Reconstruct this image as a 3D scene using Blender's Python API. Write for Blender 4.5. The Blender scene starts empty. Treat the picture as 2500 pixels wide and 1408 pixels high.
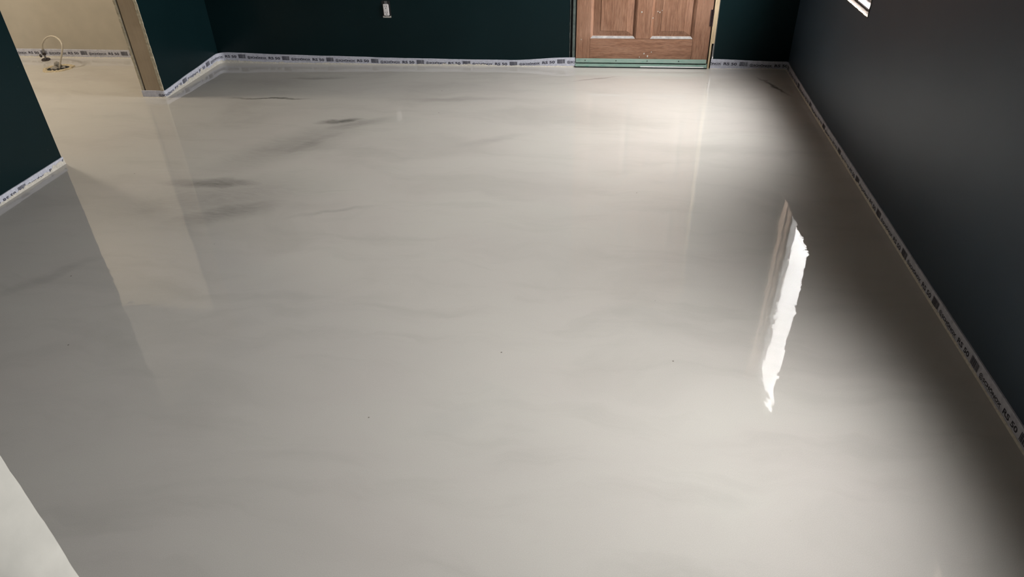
import bpy, bmesh, math, random
from mathutils import Vector, Matrix, noise

sc = bpy.context.scene
COL = sc.collection

# ------------------------------------------------------------------ camera
F_PX, PITCH, ROLL, YAW, CAM_H = 1717.6, 0.600565, -0.031774, 0.144258, 1.55
fw = Vector((-math.sin(YAW) * math.cos(PITCH), math.cos(YAW) * math.cos(PITCH), -math.sin(PITCH)))
r0 = fw.cross(Vector((0, 0, 1))).normalized()
u0 = r0.cross(fw)
cr, sr = math.cos(ROLL), math.sin(ROLL)
rt = r0 * cr + u0 * sr
up = u0 * cr - r0 * sr
cam_data = bpy.data.cameras.new('camera')
cam_data.sensor_width = 36.0
cam_data.lens = 36.0 * F_PX / 2500.0
cam_data.clip_start = 0.05
cam = bpy.data.objects.new('camera', cam_data)
COL.objects.link(cam)
cam.matrix_world = Matrix(((rt.x, up.x, -fw.x, 0), (rt.y, up.y, -fw.y, 0), (rt.z, up.z, -fw.z, CAM_H), (0, 0, 0, 1)))
sc.camera = cam

# ------------------------------------------------------------------ world (bright overcast sky over darker ground)
SKY = 54.0
world = bpy.data.worlds.new('overcast_sky')
sc.world = world
world.use_nodes = True
wn = world.node_tree
wn.nodes.clear()
w_out = wn.nodes.new('ShaderNodeOutputWorld')
w_bg = wn.nodes.new('ShaderNodeBackground')
w_tc = wn.nodes.new('ShaderNodeTexCoord')
w_sep = wn.nodes.new('ShaderNodeSeparateXYZ')
w_ramp = wn.nodes.new('ShaderNodeValToRGB')
w_ramp.color_ramp.elements[0].position = 0.49
w_ramp.color_ramp.elements[0].color = (0.08, 0.077, 0.07, 1)
w_ramp.color_ramp.elements[1].position = 0.505       # overcast, a little brighter overhead
w_ramp.color_ramp.elements[1].color = (0.60, 0.594, 0.583, 1)
w_top = w_ramp.color_ramp.elements.new(1.0)
w_top.color = (1.0, 0.990, 0.972, 1)
w_map = wn.nodes.new('ShaderNodeMath')
w_map.operation = 'MULTIPLY_ADD'
w_map.inputs[1].default_value = 0.5
w_map.inputs[2].default_value = 0.5
wn.links.new(w_tc.outputs['Generated'], w_sep.inputs[0])
wn.links.new(w_sep.outputs['Z'], w_map.inputs[0])
wn.links.new(w_map.outputs[0], w_ramp.inputs[0])
wn.links.new(w_ramp.outputs[0], w_bg.inputs[0])
w_bg.inputs[1].default_value = SKY
wn.links.new(w_bg.outputs[0], w_out.inputs[0])

# ------------------------------------------------------------------ measured plan (metres)
XR, XL, YB = 1.225, -2.917, 5.056          # faces of the edge strips at the floor
T = 0.007                                   # thickness of the foam strip
WXR, WXL, WYB = XR + T, XL - T, YB + T      # painted wall faces
CEIL = 2.44
YA = 5.14                                   # strip face in the side room
STUB0, OPEN0, STUBX = 4.283, 3.222, -3.08   # end of the wall stub / of the near wall / back of the left wall
NEARY, NEARX = 0.54, -0.751                 # corner of the doorway the camera stands in
WIN = [(3.712, 4.51), (1.12, 1.683)]        # the two windows in the right wall (y range)
WZ0, WZ1 = 0.663, 2.34
WOUT = WXR + 0.13
DX0, DX1 = -0.226, 0.686                    # door slab


def add_portal(i, y0, y1):
    ld = bpy.data.lights.new('window_portal', 'AREA')
    ld.shape = 'RECTANGLE'
    ld.size = y1 - y0
    ld.size_y = WZ1 - WZ0
    ld.cycles.is_portal = True
    o = bpy.data.objects.new('window_portal', ld)
    COL.objects.link(o)
    z = Vector((1, 0, 0))                   # lights shine along -z
    o.matrix_world = Matrix(((0, 0, 1, WOUT + 0.01), (1, 0, 0, (y0 + y1) / 2), (0, 1, 0, (WZ0 + WZ1) / 2), (0, 0, 0, 1)))


for i, (a, b) in enumerate(WIN):
    add_portal(i, a, b)

# warm ceiling light of the side room
ld = bpy.data.lights.new('side_room_light', 'POINT')
ld.shadow_soft_size = 0.14
ld.energy = 90.0
ld.color = (1.0, 0.89, 0.73)
lo = bpy.data.objects.new('side_room_light', ld)
COL.objects.link(lo)
lo.location = (-4.62, 4.16, 2.05)

vs = sc.view_settings
vs.view_transform = 'Standard'
vs.look = 'None'
vs.gamma = 1.0
vs.exposure = 0.0
vs.use_curve_mapping = False


# ------------------------------------------------------------------ materials
class NT:
    """tiny wrapper round a material's node tree"""
    def __init__(self, name):
        self.mat = bpy.data.materials.new(name)
        self.mat.use_nodes = True
        self.t = self.mat.node_tree
        self.bsdf = self.t.nodes['Principled BSDF']
        self._pos = None

    def n(self, typ, **kw):
        x = self.t.nodes.new(typ)
        for k, v in kw.items():
            setattr(x, k, v)
        return x

    def l(self, a, b):
        self.t.links.new(a, b)

    def pos(self):
        if self._pos is None:
            self._pos = self.n('ShaderNodeNewGeometry').outputs['Position']
        return self._pos

    def objpos(self):
        return self.n('ShaderNodeTexCoord').outputs['Object']

    def mapping(self, src, loc=(0, 0, 0), rot=(0, 0, 0), scale=(1, 1, 1), typ='POINT'):
        m = self.n('ShaderNodeMapping', vector_type=typ)
        m.inputs['Location'].default_value = loc
        m.inputs['Rotation'].default_value = rot
        m.inputs['Scale'].default_value = scale
        self.l(src, m.inputs['Vector'])
        return m.outputs[0]

    def noise(self, src, scale=5, detail=4, rough=0.5, dist=0.0):
        x = self.n('ShaderNodeTexNoise')
        x.inputs['Scale'].default_value = scale
        x.inputs['Detail'].default_value = detail
        x.inputs['Roughness'].default_value = rough
        x.inputs['Distortion'].default_value = dist
        self.l(src, x.inputs['Vector'])
        return x.outputs['Fac']

    def ramp(self, src, stops):
        x = self.n('ShaderNodeValToRGB')
        els = x.color_ramp.elements
        while len(els) < len(stops):
            els.new(0.5)
        for e, (p, c) in zip(els, stops):
            e.position = p
            e.color = (*c, 1) if len(c) == 3 else c
        self.l(src, x.inputs[0])
        return x.outputs[0]

    def mix(self, fac, a, b, blend='MIX'):
        x = self.n('ShaderNodeMix', data_type='RGBA', blend_type=blend)
        for sock, v in ((x.inputs[0], fac), (x.inputs[6], a), (x.inputs[7], b)):
            if isinstance(v, (int, float)):
                sock.default_value = v
            elif isinstance(v, tuple):
                sock.default_value = (*v, 1)
            else:
                self.l(v, sock)
        return x.outputs[2]

    def math(self, op, a, b=0.0, c=None, clamp=False):
        x = self.n('ShaderNodeMath', operation=op, use_clamp=clamp)
        for sock, v in zip(x.inputs, (a, b, c)):
            if v is None:
                continue
            if isinstance(v, (int, float)):
                sock.default_value = v
            else:
                self.l(v, sock)
        return x.outputs[0]

    def bump(self, h, strength=0.2, dist=0.01):
        b = self.n('ShaderNodeBump')
        b.inputs['Strength'].default_value = strength
        b.inputs['Distance'].default_value = dist
        self.l(h, b.inputs['Height'])
        self.l(b.outputs[0], self.bsdf.inputs['Normal'])

    def set(self, color=None, rough=None, metal=None, spec=None, ior=None):
        if color is not None:
            if isinstance(color, tuple):
                self.bsdf.inputs['Base Color'].default_value = (*color, 1)
            else:
                self.l(color, self.bsdf.inputs['Base Color'])
        if rough is not None:
            if isinstance(rough, (int, float)):
                self.bsdf.inputs['Roughness'].default_value = rough
            else:
                self.l(rough, self.bsdf.inputs['Roughness'])
        if metal is not None:
            self.bsdf.inputs['Metallic'].default_value = metal
        if spec is not None:
            self.bsdf.inputs['Specular IOR Level'].default_value = spec
        if ior is not None:
            self.bsdf.inputs['IOR'].default_value = ior
        return self.mat


def simple(name, color, rough=0.6, var=0.12, scale=30, bump=0.0, metal=0.0, stretch=(1, 1, 1), spec=0.5):
    m = NT(name)
    p = m.mapping(m.pos(), scale=stretch)
    f = m.noise(p, scale, 5)
    lo_ = tuple(c * (1 - var) for c in color)
    hi = tuple(min(1, c * (1 + var)) for c in color)
    m.set(m.ramp(f, [(0.3, lo_), (0.7, hi)]), rough, metal, spec)
    if bump:
        m.bump(f, bump, 0.004)
    return m.mat


def paint_material(name, c0, c1, rough, spec):
    m = NT(name)
    p = m.pos()
    big = m.noise(p, 1.6, 3)
    fine = m.noise(p, 140, 3)
    c = m.ramp(big, [(0.3, c0), (0.7, c1)])
    # pale scuffs and plaster dust specks
    v = m.n('ShaderNodeTexVoronoi')
    v.inputs['Scale'].default_value = 14
    m.l(p, v.inputs['Vector'])
    speck = m.ramp(v.outputs['Distance'], [(0.0, (1, 1, 1)), (0.035, (0, 0, 0))])
    c = m.mix(m.math('MULTIPLY', speck, 0.25), c, (0.3, 0.3, 0.28))
    m.set(c, rough, spec=spec)
    m.bump(fine, 0.15, 0.001)
    return m.mat


def floor_material():
    m = NT('wet_levelling_compound')
    p0 = m.pos()
    # warp the position a little so that the streaks wander
    wx = m.n('ShaderNodeTexNoise')
    wx.inputs['Scale'].default_value = 3.0
    wx.inputs['Detail'].default_value = 4
    m.l(p0, wx.inputs['Vector'])
    off = m.n('ShaderNodeVectorMath', operation='MULTIPLY_ADD')
    m.l(wx.outputs['Color'], off.inputs[0])
    off.inputs[1].default_value = (0.22, 0.22, 0)
    off.inputs[2].default_value = (-0.11, -0.11, 0)
    add = m.n('ShaderNodeVectorMath', operation='ADD')
    m.l(p0, add.inputs[0])
    m.l(off.outputs[0], add.inputs[1])
    p = add.outputs[0]
    n1 = m.noise(m.mapping(p, rot=(0, 0, 0.35), scale=(0.7, 1.6, 1)), 1.5, 5, 0.55, 0.6)
    base = m.ramp(n1, [(0.30, (0.450, 0.430, 0.398)), (0.48, (0.512, 0.488, 0.455)), (0.62, (0.525, 0.505, 0.468)), (0.75, (0.492, 0.478, 0.445))])
    n2 = m.noise(m.mapping(p, rot=(0, 0, 0.5), scale=(0.8, 4.5, 1)), 2.0, 6, 0.6)
    base = m.mix(m.ramp(n2, [(0.52, (0, 0, 0)), (0.74, (0.30, 0.30, 0.30))]), base, (0.36, 0.345, 0.315))
    tint = m.noise(p, 2.2, 2)
    base = m.mix(m.ramp(tint, [(0.45, (0, 0, 0)), (0.7, (0.25, 0.25, 0.25))]), base, (0.53, 0.485, 0.46))
    # unmixed streaks, plus thin painted shadows of ridges in the pour: centre, turn, half-length, half-width, strength
    streaks_and_shade = [
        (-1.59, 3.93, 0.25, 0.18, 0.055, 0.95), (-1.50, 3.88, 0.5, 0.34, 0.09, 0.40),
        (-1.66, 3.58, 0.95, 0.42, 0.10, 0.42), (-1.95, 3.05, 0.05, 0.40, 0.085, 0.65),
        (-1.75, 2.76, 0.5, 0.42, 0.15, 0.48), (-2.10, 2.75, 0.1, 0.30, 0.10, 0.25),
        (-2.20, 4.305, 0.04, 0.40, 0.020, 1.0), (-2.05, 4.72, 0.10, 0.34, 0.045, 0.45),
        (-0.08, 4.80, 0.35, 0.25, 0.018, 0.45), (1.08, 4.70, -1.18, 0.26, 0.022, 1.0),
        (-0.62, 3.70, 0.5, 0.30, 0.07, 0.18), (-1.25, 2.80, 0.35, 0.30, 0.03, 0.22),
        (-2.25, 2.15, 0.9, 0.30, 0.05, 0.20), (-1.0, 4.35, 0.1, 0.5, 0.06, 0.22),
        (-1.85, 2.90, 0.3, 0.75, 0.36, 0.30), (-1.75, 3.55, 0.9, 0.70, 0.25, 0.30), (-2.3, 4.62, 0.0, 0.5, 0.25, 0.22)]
    warp = m.n('ShaderNodeTexNoise')
    warp.inputs['Scale'].default_value = 7.0
    warp.inputs['Detail'].default_value = 5
    m.l(p0, warp.inputs['Vector'])
    wo = m.n('ShaderNodeVectorMath', operation='MULTIPLY_ADD')
    m.l(warp.outputs['Color'], wo.inputs[0])
    wo.inputs[1].default_value = (0.12, 0.09, 0)
    wo.inputs[2].default_value = (-0.06, -0.045, 0)
    ws = m.n('ShaderNodeVectorMath', operation='ADD')
    m.l(p0, ws.inputs[0])
    m.l(wo.outputs[0], ws.inputs[1])
    flat = m.n('ShaderNodeVectorMath', operation='MULTIPLY')
    m.l(ws.outputs[0], flat.inputs[0])
    flat.inputs[1].default_value = (1, 1, 0)
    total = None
    for cx, cy, a, rx, ry, s in streaks_and_shade:
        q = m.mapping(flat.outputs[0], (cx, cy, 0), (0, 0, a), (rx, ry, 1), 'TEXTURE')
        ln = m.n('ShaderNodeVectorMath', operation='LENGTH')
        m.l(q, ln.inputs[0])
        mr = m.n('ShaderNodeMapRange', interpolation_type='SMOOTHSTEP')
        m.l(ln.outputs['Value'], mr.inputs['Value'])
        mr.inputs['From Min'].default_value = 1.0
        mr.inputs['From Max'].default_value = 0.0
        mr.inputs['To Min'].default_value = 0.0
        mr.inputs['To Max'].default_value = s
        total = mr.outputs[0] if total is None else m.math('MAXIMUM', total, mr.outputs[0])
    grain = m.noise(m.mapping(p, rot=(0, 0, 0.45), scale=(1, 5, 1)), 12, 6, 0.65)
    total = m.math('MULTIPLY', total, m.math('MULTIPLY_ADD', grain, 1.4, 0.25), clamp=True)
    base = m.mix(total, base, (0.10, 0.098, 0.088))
    # fine sand grain and pin specks
    fine = m.noise(p0, 420, 2)
    base = m.mix(0.10, base, m.ramp(fine, [(0.35, (0.3, 0.29, 0.27)), (0.65, (0.7, 0.68, 0.64))]))
    v = m.n('ShaderNodeTexVoronoi')
    v.inputs['Scale'].default_value = 5
    m.l(p0, v.inputs['Vector'])
    base = m.mix(m.ramp(v.outputs['Distance'], [(0.012, (0.8, 0.8, 0.8)), (0.02, (0, 0, 0))]), base, (0.12, 0.10, 0.08))
    m.set(base, 0.004, spec=0.5, ior=1.38)
    rip = m.noise(m.mapping(p0, scale=(1.0, 1.0, 1)), 9, 3, 0.5)
    rip2 = m.noise(p0, 60, 2, 0.5)
    h = m.math('MULTIPLY_ADD', rip2, 0.035, rip)
    m.bump(h, 0.16, 0.004)
    return m.mat


def wood_material(name, c0, c1, c2, scale=(28, 28, 1.6), rough=0.5, objspace=True, bump=0.25, streak=0.45):
    m = NT(name)
    src = m.pos()
    p = m.mapping(src, scale=scale)
    g = m.noise(p, 3.0, 7, 0.62, 0.8)
    g2 = m.noise(m.mapping(src, scale=(scale[0] * 4, scale[1] * 4, scale[2] * 3)), 4.0, 4, 0.6)
    c = m.ramp(g, [(0.28, c0), (0.5, c1), (0.72, c2)])
    c = m.mix(m.ramp(g2, [(0.40, (streak, streak, streak)), (0.56, (0, 0, 0))]), c, tuple(x * 0.45 for x in c0))
    worn = m.noise(src, 3.5, 4)
    c = m.mix(m.ramp(worn, [(0.5, (0, 0, 0)), (0.75, (0.35, 0.35, 0.35))]), c, tuple(min(1, x * 1.25 + 0.03) for x in c2))
    m.set(c, rough)
    m.bump(g2, bump, 0.002)
    return m.mat


def green_metal():
    m = NT('green_painted_aluminium')
    p = m.pos()
    f = m.noise(m.mapping(p, scale=(3, 3, 12)), 6, 5, 0.6)
    c = m.ramp(f, [(0.35, (0.34, 0.44, 0.39)), (0.60, (0.27, 0.40, 0.345)), (0.72, (0.09, 0.30, 0.23))])
    m.set(c, 0.35, 0.2)
    return m.mat


def strip_material():
    m = NT('white_foam_strip')
    p = m.pos()
    f = m.noise(m.mapping(p, scale=(1, 1, 1)), 55, 5, 0.65)
    g = m.noise(p, 400, 2)
    c = m.ramp(f, [(0.3, (0.40, 0.41, 0.49)), (0.55, (0.53, 0.54, 0.62)), (0.75, (0.60, 0.61, 0.68))])
    m.set(c, 0.6)
    m.bump(g, 0.2, 0.002)
    return m.mat


def glass_material():
    m = NT('window_glass')
    t = m.t
    tr = m.n('ShaderNodeBsdfTransparent')
    tr.inputs[0].default_value = (0.965, 0.965, 0.965, 1)
    gl = m.n('ShaderNodeBsdfGlossy')
    gl.inputs['Roughness'].default_value = 0.02
    lw = m.n('ShaderNodeLayerWeight')
    lw.inputs[0].default_value = 0.5
    schlick = m.math('MULTIPLY_ADD', m.math('POWER', lw.outputs['Facing'], 5.0), 0.96, 0.04)
    # a trace of dust so that the pane is not perfectly even
    dust = m.noise(m.pos(), 25, 5)
    fac = m.math('MULTIPLY', schlick, m.math('MULTIPLY_ADD', dust, 0.3, 0.85), clamp=True)
    mx = m.n('ShaderNodeMixShader')
    m.l(fac, mx.inputs[0])
    m.l(tr.outputs[0], mx.inputs[1])
    m.l(gl.outputs[0], mx.inputs[2])
    out = [x for x in t.nodes if x.type == 'OUTPUT_MATERIAL'][0]
    m.l(mx.outputs[0], out.inputs[0])
    return m.mat


M = {
    'paint': paint_material('dark_teal_paint', (0.0032, 0.0120, 0.0140), (0.0045, 0.0155, 0.0180), 0.30, 0.16),
    'teal_sheen': paint_material('teal_paint_with_sheen', (0.030, 0.050, 0.074), (0.035, 0.057, 0.083), 0.44, 0.5),  # the teal paint again, its grey sheen put into the colour
    'floor': floor_material(),
    'beige': simple('beige_wall_paint', (0.44, 0.40, 0.335), 0.7, 0.05, 8),
    'ceiling': simple('grey_ceiling', (0.22, 0.22, 0.22), 0.9, 0.04, 40, 0.2),
    'plaster': simple('white_joint_plaster', (0.46, 0.45, 0.415), 0.8, 0.06, 18, 0.25),
    'gypsum': simple('cream_gypsum_edge', (0.43, 0.385, 0.29), 0.85, 0.22, 60, 0.5),
    'dimmed_gypsum': simple('dimmed_gypsum_edge', (0.13, 0.115, 0.085), 0.9, 0.3, 60, 0.5),  # cream gypsum, colour darkened against the strong window light
    'rubble': simple('rough_brown_gap', (0.060, 0.044, 0.034), 0.95, 0.7, 90, 0.8),
    'stud': wood_material('raw_stud_wood', (0.345, 0.27, 0.185), (0.36, 0.285, 0.20), (0.38, 0.30, 0.21), (14, 14, 0.8), 0.75, bump=0.05, streak=0.12),
    'door': wood_material('stained_door_wood', (0.175, 0.080, 0.045), (0.275, 0.138, 0.082), (0.36, 0.205, 0.135)),
    'door_h': wood_material('stained_door_wood_across', (0.175, 0.080, 0.045), (0.275, 0.138, 0.082), (0.36, 0.205, 0.135), (1.6, 28, 28)),
    'pine': wood_material('raw_pine_jamb', (0.46, 0.34, 0.19), (0.58, 0.44, 0.27), (0.66, 0.53, 0.36), (20, 20, 1.2), 0.6, bump=0.1),
    'pinkwood': wood_material('pinkish_window_wood', (0.075, 0.052, 0.048), (0.09, 0.064, 0.06), (0.11, 0.082, 0.076), (20, 2, 20), 0.6, bump=0.1),
    'brownwood': wood_material('brown_window_jamb', (0.40, 0.27, 0.19), (0.48, 0.34, 0.25), (0.56, 0.42, 0.33), (20, 20, 1.4), 0.55, bump=0.1),
    'dust': simple('dust_and_light_on_wood', (0.40, 0.38, 0.37), 0.8, 0.25, 45),  # dust, paled further for the light on the ledges
    'green': green_metal(),
    'greentrim': simple('worn_green_trim_paint', (0.085, 0.105, 0.095), 0.5, 0.3, 40),
    'strip': strip_material(),
    'ink': simple('black_print_ink', (0.035, 0.035, 0.055), 0.6, 0.3, 200),
    'smear': simple('dried_compound_smear', (0.55, 0.52, 0.46), 0.6, 0.15, 80, 0.3),
    'black': simple('black_gap', (0.008, 0.009, 0.010), 0.8, 0.2, 50),
    'steel': simple('dull_grey_steel', (0.25, 0.25, 0.26), 0.4, 0.2, 60, metal=0.8),
    'hinge': simple('dark_bronze_hinge', (0.055, 0.032, 0.035), 0.45, 0.3, 60, metal=0.5),
    'socket': simple('white_socket_plastic', (0.72, 0.69, 0.69), 0.4, 0.05, 60),
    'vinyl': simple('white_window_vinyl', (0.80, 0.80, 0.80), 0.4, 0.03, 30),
    'glass': glass_material(),
    'hose': simple('pale_supply_hose', (0.50, 0.45, 0.37), 0.4, 0.15, 80),
    'grey_lump': simple('grey_mortar_lump', (0.24, 0.225, 0.20), 0.9, 0.3, 80, 0.6),
    'dam': simple('crumbly_yellow_dam', (0.46, 0.385, 0.26), 0.9, 0.25, 90, 0.7),
    'darkpipe': simple('tarnished_valve_metal', (0.055, 0.045, 0.045), 0.4, 0.4, 70, metal=0.6),
}


# ------------------------------------------------------------------ mesh helpers
def link(name, me, mat, parent=None, smooth=False):
    me.materials.append(M[mat] if isinstance(mat, str) else mat)
    if smooth:
        for f in me.polygons:
            f.use_smooth = True
    o = bpy.data.objects.new(name, me)
    COL.objects.link(o)
    if parent is not None:
        o.parent = parent
    return o


def from_bm(name, bm, mat, parent=None, smooth=False):
    bmesh.ops.recalc_face_normals(bm, faces=bm.faces)
    me = bpy.data.meshes.new(name)
    bm.to_mesh(me)
    bm.free()
    return link(name, me, mat, parent, smooth)


def add_box(bm, x0, x1, y0, y1, z0, z1):
    v = [bm.verts.new(c) for c in ((x0, y0, z0), (x1, y0, z0), (x1, y1, z0), (x0, y1, z0),
                                   (x0, y0, z1), (x1, y0, z1), (x1, y1, z1), (x0, y1, z1))]
    fs = [bm.faces.new([v[i] for i in f]) for f in ((3, 2, 1, 0), (4, 5, 6, 7), (0, 1, 5, 4), (1, 2, 6, 5), (2, 3, 7, 6), (3, 0, 4, 7))]
    return v, fs


def box(name, x0, x1, y0, y1, z0, z1, mat, parent=None, bevel=0.0):
    bm = bmesh.new()
    add_box(bm, x0, x1, y0, y1, z0, z1)
    if bevel:
        bmesh.ops.bevel(bm, geom=list(bm.edges), offset=bevel, segments=2, affect='EDGES')
    return from_bm(name, bm, mat, parent)


def boxes(name, lst, mat, parent=None):
    bm = bmesh.new()
    for b in lst:
        add_box(bm, *b)
    return from_bm(name, bm, mat, parent)


def empty(name, loc=(0, 0, 0), parent=None):
    o = bpy.data.objects.new(name, None)
    o.empty_display_size = 0.1
    COL.objects.link(o)
    o.location = loc
    if parent is not None:
        o.parent = parent
    return o


def tag(o, label=None, cat=None, kind=None, group=None):
    if label:
        o['label'] = label
    if cat:
        o['category'] = cat
    if kind:
        o['kind'] = kind
    if group:
        o['group'] = group
    return o


def nz(x, y=0.0, z=0.0):
    return noise.noise(Vector((x, y, z)))


# ------------------------------------------------------------------ room shell
fl = box('floor', -5.45, WOUT, -2.1, 5.35, -0.06, 0.0, 'floor')
tag(fl, 'wet glossy grey-beige self-levelling floor with darker streaks', 'floor', 'structure')
ce = box('ceiling', -5.45, WOUT, -2.1, 5.35, CEIL, CEIL + 0.06, 'ceiling')
tag(ce, 'plain grey ceiling above the room', 'ceiling', 'structure')

# back wall round the door opening (frame opening -0.262 .. 0.735, 2.07 high)
OX0, OX1, OZ = -0.274, 0.726, 2.085
wb = boxes('wall_back', [(STUBX, OX0, WYB, WYB + 0.15, 0, CEIL), (OX1, WOUT, WYB, WYB + 0.15, 0, CEIL), (OX0, OX1, WYB, WYB + 0.15, OZ, CEIL)], 'paint')
tag(wb, 'dark teal painted back wall with the wooden door', 'wall', 'structure')

# right wall with two window openings
segs = []
edges_y = [-2.1, WIN[1][0], WIN[1][1], WIN[0][0], WIN[0][1], WYB]
for k in range(0, 5, 2):
    segs.append((WXR, WOUT, edges_y[k], edges_y[k + 1], 0, CEIL))
for a, b in WIN:
    segs.append((WXR, WOUT, a, b, 0, WZ0))
    segs.append((WXR, WOUT, a, b, WZ1, CEIL))
wr = boxes('wall_right', segs, 'teal_sheen')
tag(wr, 'dark teal wall with painted-in grey sheen on the right below the window', 'wall', 'structure')

# left wall: near piece and header over the opening
wl = boxes('wall_left', [(STUBX, WXL, NEARY, OPEN0, 0, CEIL), (STUBX, WXL, OPEN0, STUB0, 2.06, CEIL)], 'paint')
tag(wl, 'dark green-black painted wall at the left edge', 'wall', 'structure')

# left wall: far stub with its open stud end
ws_ = empty('wall_left_stub', (WXL, STUB0, 0))
tag(ws_, 'short dark wall stub ending in a bare wooden stud', 'wall', 'structure')
IN = (-WXL, -STUB0, 0)


def stub_box(name, x0, x1, y0, y1, z0, z1, mat):
    return box(name, x0 - WXL, x1 - WXL, y0 - STUB0, y1 - STUB0, z0, z1, mat, ws_)


stub_box('painted_drywall', WXL - 0.018, WXL, STUB0 + 0.004, WYB, 0, CEIL, 'paint')
stub_box('stud', STUBX + 0.026, WXL - 0.0185, STUB0 + 0.0, STUB0 + 0.04, 0, 2.06, 'stud')
stub_box('stud_core', STUBX + 0.028, WXL - 0.0185, STUB0 + 0.042, WYB, 0, CEIL, 'black')
stub_box('side_room_drywall', STUBX, STUBX + 0.014, STUB0 + 0.006, YA + 0.006, 0, CEIL, 'beige')


def ragged_edge(name, x0, x1, y, z0, z1, mat, parent, seed, amp=0.006, step=0.012, thick=0.006):
    """upright strip of broken gypsum: wavy both sides, facing -y"""
    bm = bmesh.new()
    rows = []
    n = int((z1 - z0) / step)
    for i in range(n + 1):
        z = z0 + (z1 - z0) * i / n
        a = x0 + amp * (nz(z * 21, seed) + 0.7 * nz(z * 70, seed + 3))
        b = x1 + 0.5 * amp * (nz(z * 33, seed + 7) + 0.8 * nz(z * 95, seed + 9))
        dy = 0.004 * nz(z * 45, seed + 11)
        rows.append([bm.verts.new((a, y + thick, z)), bm.verts.new((a, y + dy, z)), bm.verts.new((b, y + dy, z)), bm.verts.new((b, y + thick, z))])
    for r, s in zip(rows, rows[1:]):
        for k in range(3):
            bm.faces.new((r[k], r[k + 1], s[k + 1], s[k]))
    bm.faces.new(rows[0])
    bm.faces.new(rows[-1])
    return from_bm(name, bm, mat, parent)


ragged_edge('broken_drywall_edge', -0.020, -0.0005, -0.004, 0.045, 2.06, 'gypsum', ws_, 1.7, 0.0042)
ragged_edge('broken_drywall_edge', STUBX - WXL - 0.001, STUBX - WXL + 0.013, -0.002, 0.0, 2.06, 'gypsum', ws_, 5.1, 0.003)

# near wall beside the camera (white plastered doorway edge)
wn_ = boxes('wall_near', [(STUBX, NEARX - 0.014, NEARY - 0.16, NEARY - 0.004, 0, CEIL)], 'paint')
tag(wn_, 'white plastered end of the near wall beside the camera', 'wall', 'structure')
bm = bmesh.new()
rows = []
for i in range(160):
    z = 0.0 + CEIL * i / 159
    bulge = 0.0018 * nz(z * 10, 2.2) + 0.0012 * nz(z * 31, 4.2)
    rows.append([bm.verts.new((NEARX - 0.0135, NEARY + bulge, z)), bm.verts.new((NEARX - 0.003 + bulge, NEARY + bulge, z)), bm.verts.new((NEARX + bulge, NEARY - 0.004, z)),
                 bm.verts.new((NEARX + 0.5 * bulge, NEARY - 0.16, z)), bm.verts.new((NEARX - 0.0135, NEARY - 0.16, z))])
for a, b in zip(rows, rows[1:]):
    for k in range(4):
        bm.faces.new((a[k], a[k + 1], b[k + 1], b[k]))
from_bm('plaster_edge', bm, 'plaster', wn_, True)

# side room and the space behind the camera
tag(box('wall_side_room_back', -5.45, STUBX - 0.0005, YA + 0.007, YA + 0.15, 0, CEIL, 'beige'), 'beige wall of the side room behind the bent hose', 'wall', 'structure')
tag(box('wall_side_room_left', -5.45, -5.30, 2.45, YA + 0.006, 0, CEIL, 'beige'), 'beige left wall of the side room', 'wall', 'structure')
tag(box('wall_side_room_near', -5.30, STUBX - 0.001, 2.45, 2.60, 0, CEIL, 'beige'), 'beige near wall of the side room', 'wall', 'structure')
tag(box('wall_behind', STUBX, WOUT, -2.25, -2.1, 0, CEIL, 'beige'), 'beige wall behind the camera', 'wall', 'structure')
tag(box('wall_behind_left', STUBX - 0.15, STUBX, -2.1, NEARY - 0.165, 0, CEIL, 'beige'), 'beige wall behind the near doorway', 'wall', 'structure')


# ------------------------------------------------------------------ windows
def ring_boxes(x0, x1, y0, y1, z0, z1, w):
    return [(x0, x1, y0, y1, z0, z0 + w), (x0, x1, y0, y1, z1 - w, z1), (x0, x1, y0, y0 + w, z0 + w, z1 - w), (x0, x1, y1 - w, y1, z0 + w, z1 - w)]


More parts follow.
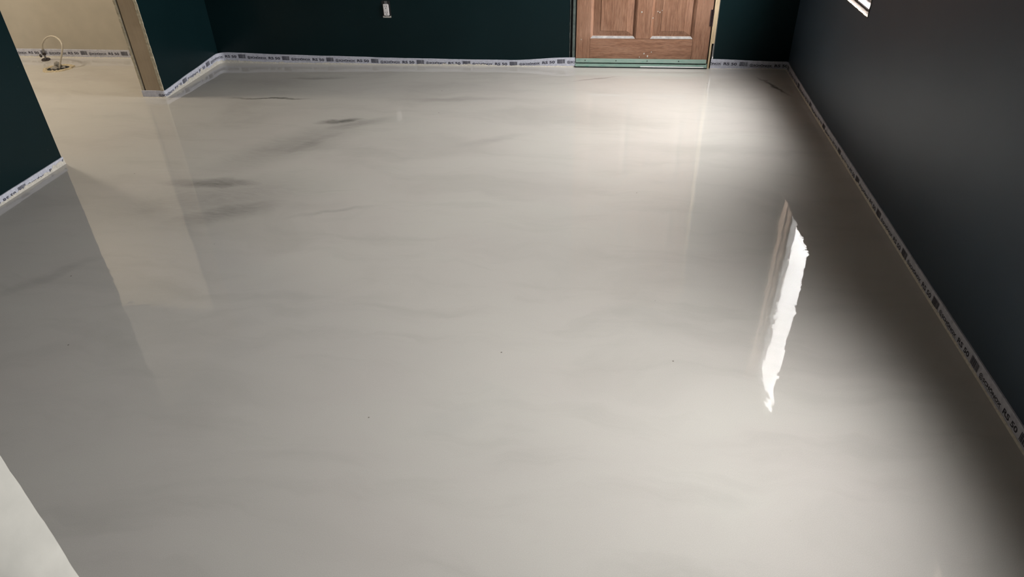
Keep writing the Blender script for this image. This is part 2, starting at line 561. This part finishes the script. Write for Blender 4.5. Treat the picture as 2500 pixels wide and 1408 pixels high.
def make_window(i, y0, y1, label):
    w = empty('window_%d' % i, (WXR, (y0 + y1) / 2, WZ0))
    tag(w, label, 'window', 'structure')
    cy = (y0 + y1) / 2
    a, b, t = y0 - cy, y1 - cy, WZ1 - WZ0
    # layers of the reveal from the room outwards: broken gypsum, rough gap, wood liner, vinyl frame
    def ragged_ring(name, x0, x1, wd, amp, mat, seed):
        bm = bmesh.new()
        corners = [(a, 0), (b, 0), (b, t), (a, t)]
        inner, outer = [], []
        for k in range(4):
            (ya, za), (yb, zb) = corners[k], corners[(k + 1) % 4]
            ln = math.hypot(yb - ya, zb - za)
            n = int(ln / 0.012)
            nyz = (-(zb - za) / ln, (yb - ya) / ln)
            for j in range(n):
                f = j / n
                e = min(f, 1 - f) * ln
                d = wd + amp * (nz(f * ln * 30, seed + k) + 0.6 * nz(f * ln * 90, seed + k + 20))
                y = ya + (yb - ya) * f
                z = za + (zb - za) * f
                dd = min(d, 10)
                iy, iz = y + nyz[0] * dd, z + nyz[1] * dd
                iy = min(max(iy, a + wd * 0.7), b - wd * 0.7)
                iz = min(max(iz, wd * 0.7), t - wd * 0.7)
                xx = x0 + 0.002 * nz(f * ln * 40, seed + 50)
                outer.append((bm.verts.new((xx, y, z)), bm.verts.new((x1, y, z))))
                inner.append((bm.verts.new((xx, iy, iz)), bm.verts.new((x1, iy, iz))))
        n = len(outer)
        for k in range(n):
            l = (k + 1) % n
            bm.faces.new((outer[k][0], outer[l][0], inner[l][0], inner[k][0]))
            bm.faces.new((inner[k][0], inner[l][0], inner[l][1], inner[k][1]))
            bm.faces.new((inner[k][1], inner[l][1], outer[l][1], outer[k][1]))
        return from_bm(name, bm, mat, w)
    ragged_ring('broken_drywall_edge', -0.003, 0.012, 0.004, 0.003, 'dimmed_gypsum', 3 + i)
    ragged_ring('rough_gap', 0.0125, 0.036, 0.002, 0.0025, 'rubble', 13 + i)
    bot = (0.0365, 0.0895, a, b, 0, 0.012)
    box('sill_board', *bot, 'pinkwood', w, 0.002)
    box('head_board', 0.0365, 0.0895, a, b, t - 0.012, t, 'pinkwood', w, 0.002)
    for y_ in (a, b - 0.012):
        box('jamb_board', 0.0130, 0.046, y_, y_ + 0.012, 0.0125, t - 0.0125, 'brownwood', w, 0.002)
        box('jamb_board', 0.0530, 0.0895, y_, y_ + 0.012, 0.0125, t - 0.0125, 'brownwood', w, 0.002)
        box('jamb_gap', 0.0462, 0.0528, y_, y_ + 0.006, 0.0125, t - 0.0125, 'rubble', w)
    fr = boxes('window_frame', ring_boxes(0.0900, 0.128, a, b, 0, t, 0.026), 'vinyl', w)
    box('window_pane', 0.100, 0.102, a + 0.026, b - 0.026, 0.026, t - 0.026, 'glass', w)
    box('window_pane', 0.114, 0.116, a + 0.026, b - 0.026, 0.026, t - 0.026, 'glass', w)
    return w


make_window(1, *WIN[0], 'window with a torn plaster sill corner in the right wall')
make_window(2, *WIN[1], 'second window nearer the camera, seen only mirrored in the floor')

# ------------------------------------------------------------------ door
DC = (DX0 + DX1) / 2
DY = WYB + 0.004                      # front face of the slab
DT = 0.044
dr = empty('door_1', (DC, DY, 0))
tag(dr, 'brown stained wooden panel door with a green bottom strip', 'door', 'structure')


def dbox(name, x0, x1, y0, y1, z0, z1, mat, parent=None, bevel=0.0015):
    return box(name, x0 - DC, x1 - DC, y0, y1, z0, z1, mat, parent or dr, bevel)


DZ0, DZ1 = 0.034, 2.055
PX = [(-0.130, 0.184), (0.280, 0.574)]
PZ = [(0.197, 0.885), (1.130, 1.900)]
dbox('stile', DX0, PX[0][0], 0, DT, DZ0, DZ1, 'door')
dbox('stile', PX[1][1], DX1, 0, DT, DZ0, DZ1, 'door')
for z0, z1 in ((DZ0, PZ[0][0]), (PZ[0][1], PZ[1][0]), (PZ[1][1], DZ1)):
    dbox('rail', PX[0][0] + 0.0005, PX[1][1] - 0.0005, 0.0005, DT - 0.001, z0, z1, 'door_h')
for z0, z1 in PZ:
    dbox('mullion', PX[0][1], PX[1][0], 0.0005, DT - 0.001, z0 + 0.0005, z1 - 0.0005, 'door')


def raised_panel(x0, x1, z0, z1):
    """moulding, sunk groove, bevelled field, in one panel"""
    bm = bmesh.new()
    prof = [(0.0, 0.001), (0.006, 0.0035), (0.016, 0.012), (0.018, 0.016), (0.020, 0.016), (0.050, 0.006), (0.052, 0.0035)]
    loops = []
    for d, y in prof:
        e = 0.0 if d < 0.03 else 0.018 * (d - 0.02) / 0.03
        loops.append([bm.verts.new((xx, y, zz)) for xx, zz in ((x0 + d + e, z0 + d), (x1 - d - e * 0.6, z0 + d), (x1 - d - e * 0.6, z1 - d), (x0 + d + e, z1 - d))])
    for a, b in zip(loops, loops[1:]):
        for k in range(4):
            l = (k + 1) % 4
            bm.faces.new((a[k], a[l], b[l], b[k]))
    bm.faces.new(loops[-1])
    back = [bm.verts.new((xx, DT - 0.004, zz)) for xx, zz in ((x0, z0), (x1, z0), (x1, z1), (x0, z1))]
    for k in range(4):
        l = (k + 1) % 4
        bm.faces.new((loops[0][l], loops[0][k], back[k], back[l]))
    bm.faces.new(back[::-1])
    return from_bm('panel', bm, 'door', dr)


for x0, x1 in PX:
    for z0, z1 in PZ:
        # sloping ledge at the moulding foot: dust, with the light it catches painted in
        bm = bmesh.new()
        a, b = x0 + 0.003 - DC, x1 - 0.003 - DC
        lo4 = [bm.verts.new(c) for c in ((a, 0.0000, z0 + 0.0015), (b, 0.0000, z0 + 0.0015), (b - 0.013, 0.0105, z0 + 0.0165), (a + 0.013, 0.0105, z0 + 0.0165))]
        hi4 = [bm.verts.new((v.co.x, v.co.y + 0.003, v.co.z - 0.001)) for v in lo4]
        bm.faces.new(lo4)
        bm.faces.new(hi4[::-1])
        for k in range(4):
            bm.faces.new((lo4[k], hi4[k], hi4[(k + 1) % 4], lo4[(k + 1) % 4]))
        from_bm('lit_dusty_ledge', bm, 'dust', dr)
        raised_panel(x0 + 0.0005 - DC, x1 - 0.0005 - DC, z0 + 0.0005, z1 - 0.0005)

sw = dbox('door_sweep', DX0 - 0.001, DX1 - 0.004, -0.012, -0.0005, 0.033, 0.061, 'green', None, 0.003)
for k in range(4):
    x = DX0 + 0.068 + k * 0.217
    bm = bmesh.new()
    bmesh.ops.create_cone(bm, cap_ends=True, segments=12, radius1=0.0035, radius2=0.0028, depth=0.003,
                          matrix=Matrix.Translation((x - DC, -0.0135, 0.049)) @ Matrix.Rotation(math.pi / 2, 4, 'X'))
    from_bm('screw', bm, 'black', sw)
# hinge on the right edge: two leaves and a knuckle barrel
dbox('sweep_gap_shade', DX0 + 0.002, DX1 - 0.004, -0.008, -0.0008, 0.025, 0.0325, 'black', None, 0.001)  # black strip painting the shade in the gap under the sweep
hg = dbox('hinge', 0.672, 0.6875, -0.003, -0.0003, 0.285, 0.392, 'hinge', None, 0.0008)
for k in range(5):
    bm = bmesh.new()
    bmesh.ops.create_cone(bm, cap_ends=True, segments=14, radius1=0.006, radius2=0.006, depth=0.0205,
                          matrix=Matrix.Translation((0.6885 - DC, -0.0065, 0.296 + k * 0.0213)))
    from_bm('knuckle', bm, 'hinge', hg, False)
# plaster splashes on the wood
rnd = random.Random(4)
for x, z, s in ((0.214, 0.375, 0.006), (0.292, 0.335, 0.005), (0.335, 0.372, 0.005), (0.35, 0.385, 0.004), (0.322, 0.378, 0.004), (0.250, 0.097, 0.006), (0.275, 0.079, 0.007), (0.30, 0.108, 0.004), (0.22, 0.073, 0.004), (-0.19, 0.19, 0.004)):
    bm = bmesh.new()
    bmesh.ops.create_icosphere(bm, subdivisions=2, radius=s)
    for v in bm.verts:
        k = 1 + 0.45 * nz(v.co.x * 260 + x * 9, v.co.y * 260, v.co.z * 260)
        v.co = Vector((v.co.x * 0.7 * k + x - DC, v.co.y * 0.22 - 0.0004 + (0.005 if 0.28 < x < 0.57 and z > 0.2 else 0), v.co.z * k + z))
    from_bm('plaster_splash', bm, 'plaster', dr)

# threshold below the door
th = empty('door_threshold', (DC, WYB - 0.02, 0))
tag(th, 'low green metal threshold under the brown door', 'threshold')
box('foot_gap_shade', DX0 - DC - 0.002, DX1 - DC + 0.002, 0.004, 0.115, 0.0, 0.0065, 'black', th)  # black slab painting the shaded gap below the plate
box('threshold_plate', DX0 - DC - 0.004, DX1 - DC + 0.004, 0.002, 0.115, 0.007, 0.0165, 'green', th, 0.003)
box('painted_light_leak', 0.0, DX1 - DC - 0.02, -0.0005, 0.0015, 0.009, 0.0155, 'vinyl', th)  # white strip painting the light that leaks in under the door
bm = bmesh.new()
lv, _ = add_box(bm, DX0 - DC - 0.002, DX1 - DC + 0.002, 0.016, 0.10, 0.0170, 0.0335)
for v in lv:
    if v.co.z > 0.03 and v.co.x > 0:
        v.co.z = 0.0305
from_bm('threshold_lip', bm, 'green', th)

# door frame pieces
t1 = empty('trim_1', (OX0, WYB, 0))
tag(t1, 'narrow worn green door jamb on the left of the door', 'jamb', 'structure')
box('jamb_board', 0.0225, 0.040, 0.002, 0.12, 0.0, OZ, 'greentrim', t1, 0.001)
box('door_gap', 0.0405, 0.0475, 0.015, 0.12, 0.0, OZ, 'black', t1)
ragged_edge('pale_caulk_line', 0.004, 0.0075, -0.001, 0.066, OZ, 'greentrim', t1, 8.8, 0.0026)
box('dark_gap', 0.0005, 0.022, 0.014, 0.12, 0.0, OZ, 'black', t1)
t2 = empty('trim_2', (DX1, WYB, 0))
tag(t2, 'raw pine door jamb on the right of the door', 'jamb', 'structure')
bm = bmesh.new()
# jamb with the cut-out notch near the floor
for x0, x1, z0, z1 in ((0.006, 0.034, 0.172, OZ), (0.006, 0.018, 0.0, 0.172)):
    add_box(bm, x0, x1, -0.006, 0.12, z0, z1)
from_bm('jamb_board', bm, 'pine', t2)
box('notch_back', 0.0185, 0.034, 0.03, 0.12, 0.0, 0.1715, 'black', t2)
box('door_gap', 0.0004, 0.0056, 0.012, 0.12, 0.0, OZ, 'black', t2)
box('steel_shim', 0.029, 0.0315, 0.002, 0.029, 0.066, 0.150, 'steel', t2, 0.0005)
ragged_edge('pale_paint_edge', 0.0335, 0.036, -0.002, 0.2, OZ, 'greentrim', t2, 3.9, 0.001)
t3 = empty('trim_3', (DC, WYB, DZ1))
tag(t3, 'pine head jamb above the brown door', 'jamb', 'structure')
box('jamb_board', DX0 - DC - 0.002, DX1 - DC + 0.004, 0.002, 0.12, 0.004, OZ - DZ1, 'pine', t3, 0.001)


# ------------------------------------------------------------------ printed foam edge strips
def text_mesh(txt, u0, u1, v0, v1, bold=0.0):
    """flat lettering mesh fitted to a (u, v) rectangle by its cap height"""
    cu = bpy.data.curves.new('lettering', 'FONT')
    cu.body = txt
    cu.size = 1.0
    cu.offset = bold
    cu.resolution_u = 3
    ob = bpy.data.objects.new('lettering', cu)
    COL.objects.link(ob)
    dg = bpy.context.evaluated_depsgraph_get()
    me = bpy.data.meshes.new_from_object(ob.evaluated_get(dg))
    bpy.data.objects.remove(ob)
    bpy.data.curves.remove(cu)
    xs = [v.co.x for v in me.vertices]
    cap = 0.73
    mn, mx = min(xs), max(xs)
    vs_ = [(u0 + (v.co.x - mn) / (mx - mn) * (u1 - u0), v0 + v.co.y / cap * (v1 - v0)) for v in me.vertices]
    fs = [list(p.vertices) for p in me.polygons]
    bpy.data.meshes.remove(me)
    return vs_, fs


PERIOD = 0.3435


def merge(parts):
    V, Fc = [], []
    for vs_, fs in parts:
        o = len(V)
        V += vs_
        Fc += [[i + o for i in f] for f in fs]
    return V, Fc


def rect(u0, u1, v0, v1):
    return [(u0, v0), (u1, v0), (u1, v1), (u0, v1)], [[0, 1, 2, 3]]


def ring2(cu, cv, r1, r2, n=28):
    vs_ = []
    for i in range(n):
        a = 2 * math.pi * i / n
        vs_ += [(cu + r1 * math.cos(a), cv + r1 * math.sin(a)), (cu + r2 * math.cos(a), cv + r2 * math.sin(a))]
    fs = [[2 * i, 2 * i + 1, (2 * i + 3) % (2 * n), (2 * i + 2) % (2 * n)] for i in range(n)]
    return vs_, fs


# logo disc, maker's name with its underline, product code
LETTERING = merge([ring2(0.011, -0.0315, 0.0114, 0.0088), text_mesh('S', 0.0045, 0.0175, -0.0378, -0.0252, 0.03),
                   text_mesh('SCHÖNOX', 0.0245, 0.150, -0.0362, -0.0235, 0.042), rect(0.018, 0.1505, -0.0412, -0.0397),
                   text_mesh('RS 50', 0.166, 0.256, -0.0370, -0.0185, 0.034)])
bars = []
rb = random.Random(11)
u = 0.2735
while u < 0.329:
    wd = rb.choice((0.0012, 0.0012, 0.0022, 0.0034))
    bars.append(rect(u, min(u + wd, 0.331), -0.040, -0.0105))
    u += wd + rb.choice((0.0009, 0.0009, 0.0018))
BARCODE = merge(bars)


class Path:
    """polyline in plan with rounded corners; s runs left to right as seen from the room"""
    def __init__(self, pts, rad=0.012):
        out = [Vector(pts[0])]
        for i in range(1, len(pts) - 1):
            p, a, b = Vector(pts[i]), Vector(pts[i - 1]), Vector(pts[i + 1])
            d1, d2 = (a - p).normalized(), (b - p).normalized()
            r = rad[i - 1] if isinstance(rad, (list, tuple)) else rad
            p1, p2 = p + d1 * r, p + d2 * r
            for k in range(7):
                f = k / 6
                out.append(p1 * (1 - f) ** 2 + p * 2 * f * (1 - f) + p2 * f * f)
        out.append(Vector(pts[-1]))
        self.p = out
        self.s = [0.0]
        for a, b in zip(out, out[1:]):
            self.s.append(self.s[-1] + (b - a).length)
        self.len = self.s[-1]

    def at(self, s):
        s = min(max(s, 0), self.len)
        for i in range(len(self.s) - 1):
            if s <= self.s[i + 1] or i == len(self.s) - 2:
                a, b = self.p[i], self.p[i + 1]
                d = (b - a).normalized()
                return a + d * (s - self.s[i]), Vector((d.y, -d.x))

    def nrm(self, s):
        n = Vector((0, 0))
        for e in (-0.004, 0, 0.004):
            n += self.at(s + e)[1]
        return n.normalized()


def curve_val(tab, s):
    if s <= tab[0][0]:
        return tab[0][1]
    for (a, va), (b, vb) in zip(tab, tab[1:]):
        if s <= b:
            f = (s - a) / (b - a)
            f = f * f * (3 - 2 * f)
            return va + (vb - va) * f
    return tab[-1][1]


def make_strip(name, label, pts, rad, top, phase, smear, seed, bottom=None, skip=(), thick=T - 0.0006):
    """pts is the room-side face; top/bottom/smear are (s, z) tables; phase is s of one barcode's left end"""
    pa = Path(pts, rad)
    root = empty(name, (pts[0][0], pts[0][1], 0))
    tag(root, label, 'edge strip')
    org = Vector((pts[0][0], pts[0][1]))

    def topz(s):
        return curve_val(top, s) + 0.0012 * nz(s * 9, seed) + 0.0006 * nz(s * 40, seed)

    def botz(s):
        return curve_val(bottom, s) if bottom else 0.0
    ss = sorted(set([i * 0.02 for i in range(int(pa.len / 0.02) + 1)] + pa.s))
    bm = bmesh.new()
    rows = []
    for s in ss:
        p = pa.at(s)[0] - org
        n = pa.nrm(s)
        p2 = p - n * thick
        t, b = topz(s), botz(s)
        rows.append([bm.verts.new(c) for c in ((p.x, p.y, b), (p.x, p.y, t - 0.001), (p.x - n.x * 0.001, p.y - n.y * 0.001, t), (p2.x, p2.y, t), (p2.x, p2.y, b))])
    for a, b in zip(rows, rows[1:]):
        for k in range(5):
            l = (k + 1) % 5
            bm.faces.new((a[k], a[l], b[l], b[k]))
    bm.faces.new(rows[0])
    bm.faces.new(rows[-1][::-1])
    from_bm('foam_band', bm, 'strip', root)

    def stamp(nm, data, s0):
        V, Fc = data
        if s0 + max(v[0] for v in V) < 0.0 or s0 + min(v[0] for v in V) > pa.len:
            return
        bm = bmesh.new()
        vv = []
        for uu, vz in V:
            s = s0 + uu
            vv.append(bm.verts.new((s, 0.0, topz(min(max(s, 0), pa.len)) + vz)))
        for f in Fc:
            try:
                bm.faces.new([vv[i] for i in f])
            except ValueError:
                pass
        # keep what lies on the band and above the poured floor
        geom = lambda: list(bm.verts) + list(bm.edges) + list(bm.faces)
        for co, no in (((0.001, 0, 0), (-1, 0, 0)), ((pa.len - 0.001, 0, 0), (1, 0, 0)), ((0, 0, 0.0008), (0, 0, -1))):
            bmesh.ops.bisect_plane(bm, geom=geom(), plane_co=co, plane_no=no, clear_outer=True)
        # cut at every bend of the path so the print follows it
        for s in pa.s[1:-1]:
            bmesh.ops.bisect_plane(bm, geom=geom(), plane_co=(s, 0, 0), plane_no=(1, 0, 0))
        if not bm.faces:
            bm.free()
            return
        for v in bm.verts:
            s, z = v.co.x, v.co.z
            p = pa.at(s)[0] - org
            n = pa.nrm(s)
            v.co = (p.x + n.x * 0.0004, p.y + n.y * 0.0004, z)
        me = bpy.data.meshes.new(nm)
        bm.to_mesh(me)
        bm.free()
        link(nm, me, 'ink', root)

    k0 = phase - 0.2735
    k = -int(k0 / PERIOD) - 2
    while k0 + k * PERIOD < pa.len:
        s0 = k0 + k * PERIOD
        if not any(a < s0 + 0.17 < b for a, b in skip):
            stamp('printed_lettering', LETTERING, s0)
            stamp('barcode', BARCODE, s0)
        k += 1
    # ragged smear of compound along the foot of the band
    if smear:
        bm = bmesh.new()
        prev = None
        n = int(pa.len / 0.005)
        for i in range(n + 1):
            s = 0.001 + (pa.len - 0.002) * i / n
            base = curve_val(smear, s)
            h = base * (0.75 + 0.55 * nz(s * 7, seed + 2) + 0.5 * nz(s * 28, seed + 4) + 0.35 * nz(s * 90, seed + 6))
            h = min(max(h, 0.0015), topz(s) - 0.006)
            p = pa.at(s)[0] - org
            nn = pa.nrm(s)
            q = [p + nn * d for d in (0.0048, 0.0022, 0.0008)]
            cur = [bm.verts.new((q[0].x, q[0].y, 0.0002)), bm.verts.new((q[1].x, q[1].y, min(h * 0.35, 0.006))), bm.verts.new((q[2].x, q[2].y, h))]
            if prev:
                for a in range(2):
                    bm.faces.new((prev[a], prev[a + 1], cur[a + 1], cur[a]))
            prev = cur
        from_bm('compound_smear', bm, 'smear', root, True)
    return root


L1 = STUBX - 0.004
# stub end -> stub side -> rounded corner -> back wall up to the door
Ls = [abs(XL - L1), YB - STUB0 + 0.006]
cs = Ls[0] + Ls[1]                                  # s at the back left corner (before rounding)
bx = lambda x: cs + (x - XL) - 0.028                # s of a point on the back wall
make_strip('edge_strip', 'white printed foam strip from the stud end along the back wall to the door',
           [(L1, STUB0 - 0.006), (XL, STUB0 - 0.006), (XL, YB), (OX0 + 0.044, YB)], [0.018, 0.05],
           [(0, 0.046), (Ls[0], 0.047), (Ls[0] + 0.38, 0.062), (cs - 0.03, 0.075), (cs + 0.05, 0.077), (bx(-2.38), 0.065), (bx(-2.06), 0.059), (bx(-1.44), 0.049),
            (bx(-0.95), 0.044), (bx(-0.68), 0.044), (bx(-0.27), 0.066)],
           bx(-0.354), [(0, 0.006), (Ls[0] + 0.02, 0.010), (Ls[0] + 0.08, 0.026), (cs - 0.1, 0.036), (cs + 0.04, 0.026), (bx(-2.5), 0.012), (bx(-1.5), 0.011), (bx(-0.98), 0.016), (bx(-0.7), 0.008), (bx(-0.3), 0.012)], 1.0,
           skip=[(-1, 0.2)])
RX0 = DX1 + 0.026
c2 = XR - RX0
make_strip('edge_strip', 'white printed foam strip from the pine jamb along the dark right wall',
           [(RX0, YB), (XR, YB), (XR, 0.30)], [0.012],
           [(0, 0.066), (c2 - 0.05, 0.054), (c2 + 0.3, 0.046), (c2 + 1.2, 0.040), (c2 + 2.4, 0.045), (c2 + 3.5, 0.053)],
           0.908 - RX0, [(0, 0.005), (c2, 0.008), (c2 + 1.0, 0.012), (c2 + 4.5, 0.008)], 7.0)
make_strip('edge_strip', 'white printed foam strip under the dark wall at the left edge',
           [(XL, NEARY + 0.01), (XL, OPEN0 + 0.003)], 0.01,
           [(0, 0.04), (2.0, 0.041), (2.7, 0.040)],
           2.855 - NEARY, [(0, 0.008), (2.1, 0.010), (2.35, 0.018), (2.6, 0.026), (2.72, 0.036)], 13.0)
make_strip('edge_strip', 'white printed foam strip along the beige wall behind the bent hose',
           [(-5.29, YA), (STUBX - 0.008, YA)], 0.01,
           [(0, 0.066), (0.8, 0.064), (2.2, 0.058)],
           5.29 - 4.118, [(0, 0.012), (0.9, 0.014), (1.3, 0.008), (2.2, 0.010)], 21.0)

# ------------------------------------------------------------------ bare wall socket
so = empty('wall_socket', (-1.569, WYB, 0.387))
tag(so, 'bare white double socket without cover plate on the dark back wall', 'socket')
box('box_recess', -0.030, 0.030, -0.0012, -0.0002, -0.054, 0.060, 'black', so)
box('mounting_strap', -0.011, 0.011, -0.0028, -0.0013, -0.053, 0.058, 'steel', so, 0.0005)
rc = box('socket_face', -0.0195, 0.0195, -0.013, -0.0029, -0.039, 0.039, 'socket', so, 0.003)
for z in (0.020, -0.020):
    for x in (-0.0065, 0.0065):
        box('slot', x - 0.0012, x + 0.0012, -0.0134, -0.0131, z, z + 0.009, 'black', rc)
    bm = bmesh.new()
    bmesh.ops.create_cone(bm, cap_ends=True, segments=12, radius1=0.0028, radius2=0.0028, depth=0.0004,
                          matrix=Matrix.Translation((0.0, -0.0133, z - 0.008)) @ Matrix.Rotation(math.pi / 2, 4, 'X'))
    from_bm('ground_hole', bm, 'black', rc)
bm = bmesh.new()
# broken plaster collar under the box
prev = None
for i in range(29):
    a = -0.030 + 0.060 * i / 28
    e = abs(a) / 0.030
    lo_z = -0.0545 + 0.0012 * nz(a * 300, 3.3)
    hi_z = -0.0455 + 0.010 * max(0, e - 0.55) + 0.002 * nz(a * 240, 8.1)
    cur = [bm.verts.new((a, -0.0030, lo_z)), bm.verts.new((a, -0.0045, (lo_z + hi_z) / 2)), bm.verts.new((a, -0.0030, hi_z))]
    if prev:
        for k in range(2):
            bm.faces.new((prev[k], prev[k + 1], cur[k + 1], cur[k]))
    prev = cur
from_bm('plaster_collar', bm, 'plaster', so)


# ------------------------------------------------------------------ floor hole with its dam, hose and valve in the side room
HC = Vector((-4.125, 4.862))
hole = empty('drain_hole', (HC.x, HC.y, 0))
tag(hole, 'crumbly ring around the open pipe hole in the side room floor', 'drain')


def lumpy_ring(name, rx, ry, wd, h, mat, parent, seed, rot=0.0, z0=0.0):
    bm = bmesh.new()
    n, m_ = 72, 7
    rows = []
    for i in range(n):
        a = 2 * math.pi * i / n
        ca, sa = math.cos(a), math.sin(a)
        k = 1 + 0.10 * nz(ca * 2.2, sa * 2.2, seed) + 0.06 * nz(ca * 7, sa * 7, seed)
        w = wd * (1 + 0.5 * nz(ca * 4, sa * 4, seed + 5))
        hh = h * (0.8 + 0.7 * nz(ca * 5, sa * 5, seed + 9) + 0.35 * nz(ca * 14, sa * 14, seed + 12))
        row = []
        for j in range(m_):
            f = j / (m_ - 1)
            d = (f - 0.5) * w
            z = z0 + max(0.0, hh * math.sin(math.pi * f) ** 0.7)
            x, y = (rx * k + d) * ca, (ry * k + d) * sa
            row.append(bm.verts.new((x * math.cos(rot) - y * math.sin(rot), x * math.sin(rot) + y * math.cos(rot), z)))
        rows.append(row)
    for i in range(n):
        a, b = rows[i], rows[(i + 1) % n]
        for j in range(m_ - 1):
            bm.faces.new((a[j], a[j + 1], b[j + 1], b[j]))
    return from_bm(name, bm, mat, parent, True)


lumpy_ring('dam_ring', 0.095, 0.080, 0.030, 0.012, 'dam', hole, 2.0, 0.4)
bm = bmesh.new()
bmesh.ops.create_cone(bm, cap_ends=True, segments=40, radius1=0.082, radius2=0.082, depth=0.0016, matrix=Matrix.Translation((0, 0, 0.0010)) @ Matrix.Diagonal((1, 0.8, 1, 1)))
from_bm('hole_mouth', bm, 'black', hole)


def lump(name, c, r, mat, parent, seed, flat=0.7):
    bm = bmesh.new()
    bmesh.ops.create_icosphere(bm, subdivisions=3, radius=1)
    for v in bm.verts:
        k = 1 + 0.22 * nz(v.co.x * 1.7 + seed, v.co.y * 1.7, v.co.z * 1.7) + 0.10 * nz(v.co.x * 5 + seed, v.co.y * 5, v.co.z * 5)
        v.co = Vector((c[0] + v.co.x * r * k, c[1] + v.co.y * r * k * 0.8, max(0.0016, c[2] + v.co.z * r * k * flat)))
    return from_bm(name, bm, mat, parent, True)


lump('mortar_lump', (-0.042, 0.052, 0.012), 0.026, 'grey_lump', hole, 1.0, 0.9)
lump('mortar_lump', (-0.020, -0.012, 0.004), 0.030, 'grey_lump', hole, 4.0, 0.5)
lump('mortar_lump', (0.030, 0.020, 0.003), 0.016, 'grey_lump', hole, 7.0, 0.5)


def tube(name, pts, r, mat, parent, n=12, sub=6):
    """smooth tube through points (Catmull-Rom)"""
    P_ = [Vector(p) for p in pts]
    P_ = [P_[0] * 2 - P_[1]] + P_ + [P_[-1] * 2 - P_[-2]]
    line = []
    for i in range(1, len(P_) - 2):
        for k in range(sub):
            t = k / sub
            a, b, c, d = P_[i - 1], P_[i], P_[i + 1], P_[i + 2]
            line.append(0.5 * ((2 * b) + (c - a) * t + (2 * a - 5 * b + 4 * c - d) * t * t + (3 * b - a - 3 * c + d) * t ** 3))
    line.append(P_[-2])
    bm = bmesh.new()
    rows = []
    ref = Vector((0.3, 0.9, 0.1)).normalized()
    for i, p in enumerate(line):
        d = (line[min(i + 1, len(line) - 1)] - line[max(i - 1, 0)]).normalized()
        e1 = (ref - d * ref.dot(d)).normalized()
        e2 = d.cross(e1)
        ref = e1
        rows.append([bm.verts.new(p + (e1 * math.cos(2 * math.pi * k / n) + e2 * math.sin(2 * math.pi * k / n)) * r) for k in range(n)])
    for a, b in zip(rows, rows[1:]):
        for k in range(n):
            l = (k + 1) % n
            bm.faces.new((a[k], a[l], b[l], b[k]))
    bm.faces.new(rows[0][::-1])
    bm.faces.new(rows[-1])
    return from_bm(name, bm, mat, parent, True)


def cyl(name, p, axis, r1, r2, ln, mat, parent, seg=20):
    bm = bmesh.new()
    q = Vector((0, 0, 1)).rotation_difference(Vector(axis).normalized()).to_matrix().to_4x4()
    bmesh.ops.create_cone(bm, cap_ends=True, segments=seg, radius1=r1, radius2=r2, depth=ln, matrix=Matrix.Translation(p) @ q)
    bmesh.ops.bevel(bm, geom=[e for e in bm.edges if len(e.link_faces) == 2 and e.calc_face_angle(0) > 1.0], offset=min(r1, r2) * 0.12, segments=1, affect='EDGES')
    return from_bm(name, bm, mat, parent)


hs = empty('supply_hose', (-4.07, 4.86, 0))
tag(hs, 'pale bent supply hose arching from the floor hole to the wall', 'hose')
HB = Vector((-4.07, 4.86, 0))
hp = [(-4.105, 4.845, 0.004), (-4.075, 4.85, 0.06), (-4.045, 4.858, 0.118), (-4.028, 4.868, 0.165), (-4.052, 4.895, 0.196), (-4.11, 4.935, 0.212), (-4.185, 4.975, 0.208), (-4.262, 5.005, 0.180), (-4.325, 5.03, 0.132), (-4.352, 5.046, 0.088)]
tube('hose', [Vector(p) - HB for p in hp], 0.0062, 'hose', hs)
cyl('hose_nut', Vector((-4.3545, 5.048, 0.078)) - HB, (-0.1, 0.1, -1), 0.010, 0.010, 0.026, 'steel', hs, 6)
vl = empty('shutoff_valve', (-4.375, 5.063, 0))
tag(vl, 'small dark valve with a round floor flange at the beige wall', 'valve')
cyl('flange', (0, 0, 0.006), (0.08, -0.12, 1), 0.034, 0.030, 0.006, 'darkpipe', vl, 28)
cyl('riser', (0.006, -0.004, 0.030), (0.2, -0.15, 1), 0.007, 0.007, 0.046, 'steel', vl, 16)
cyl('valve_body', (0.012, -0.008, 0.055), (0.15, -0.1, 1), 0.0125, 0.011, 0.022, 'darkpipe', vl, 16)
cyl('handle', (-0.022, -0.012, 0.038), (-1, -0.4, -0.3), 0.014, 0.012, 0.010, 'darkpipe', vl, 10)
cyl('handle_stem', (-0.006, -0.010, 0.046), (-1, -0.3, -0.4), 0.0045, 0.0045, 0.024, 'steel', vl, 10)
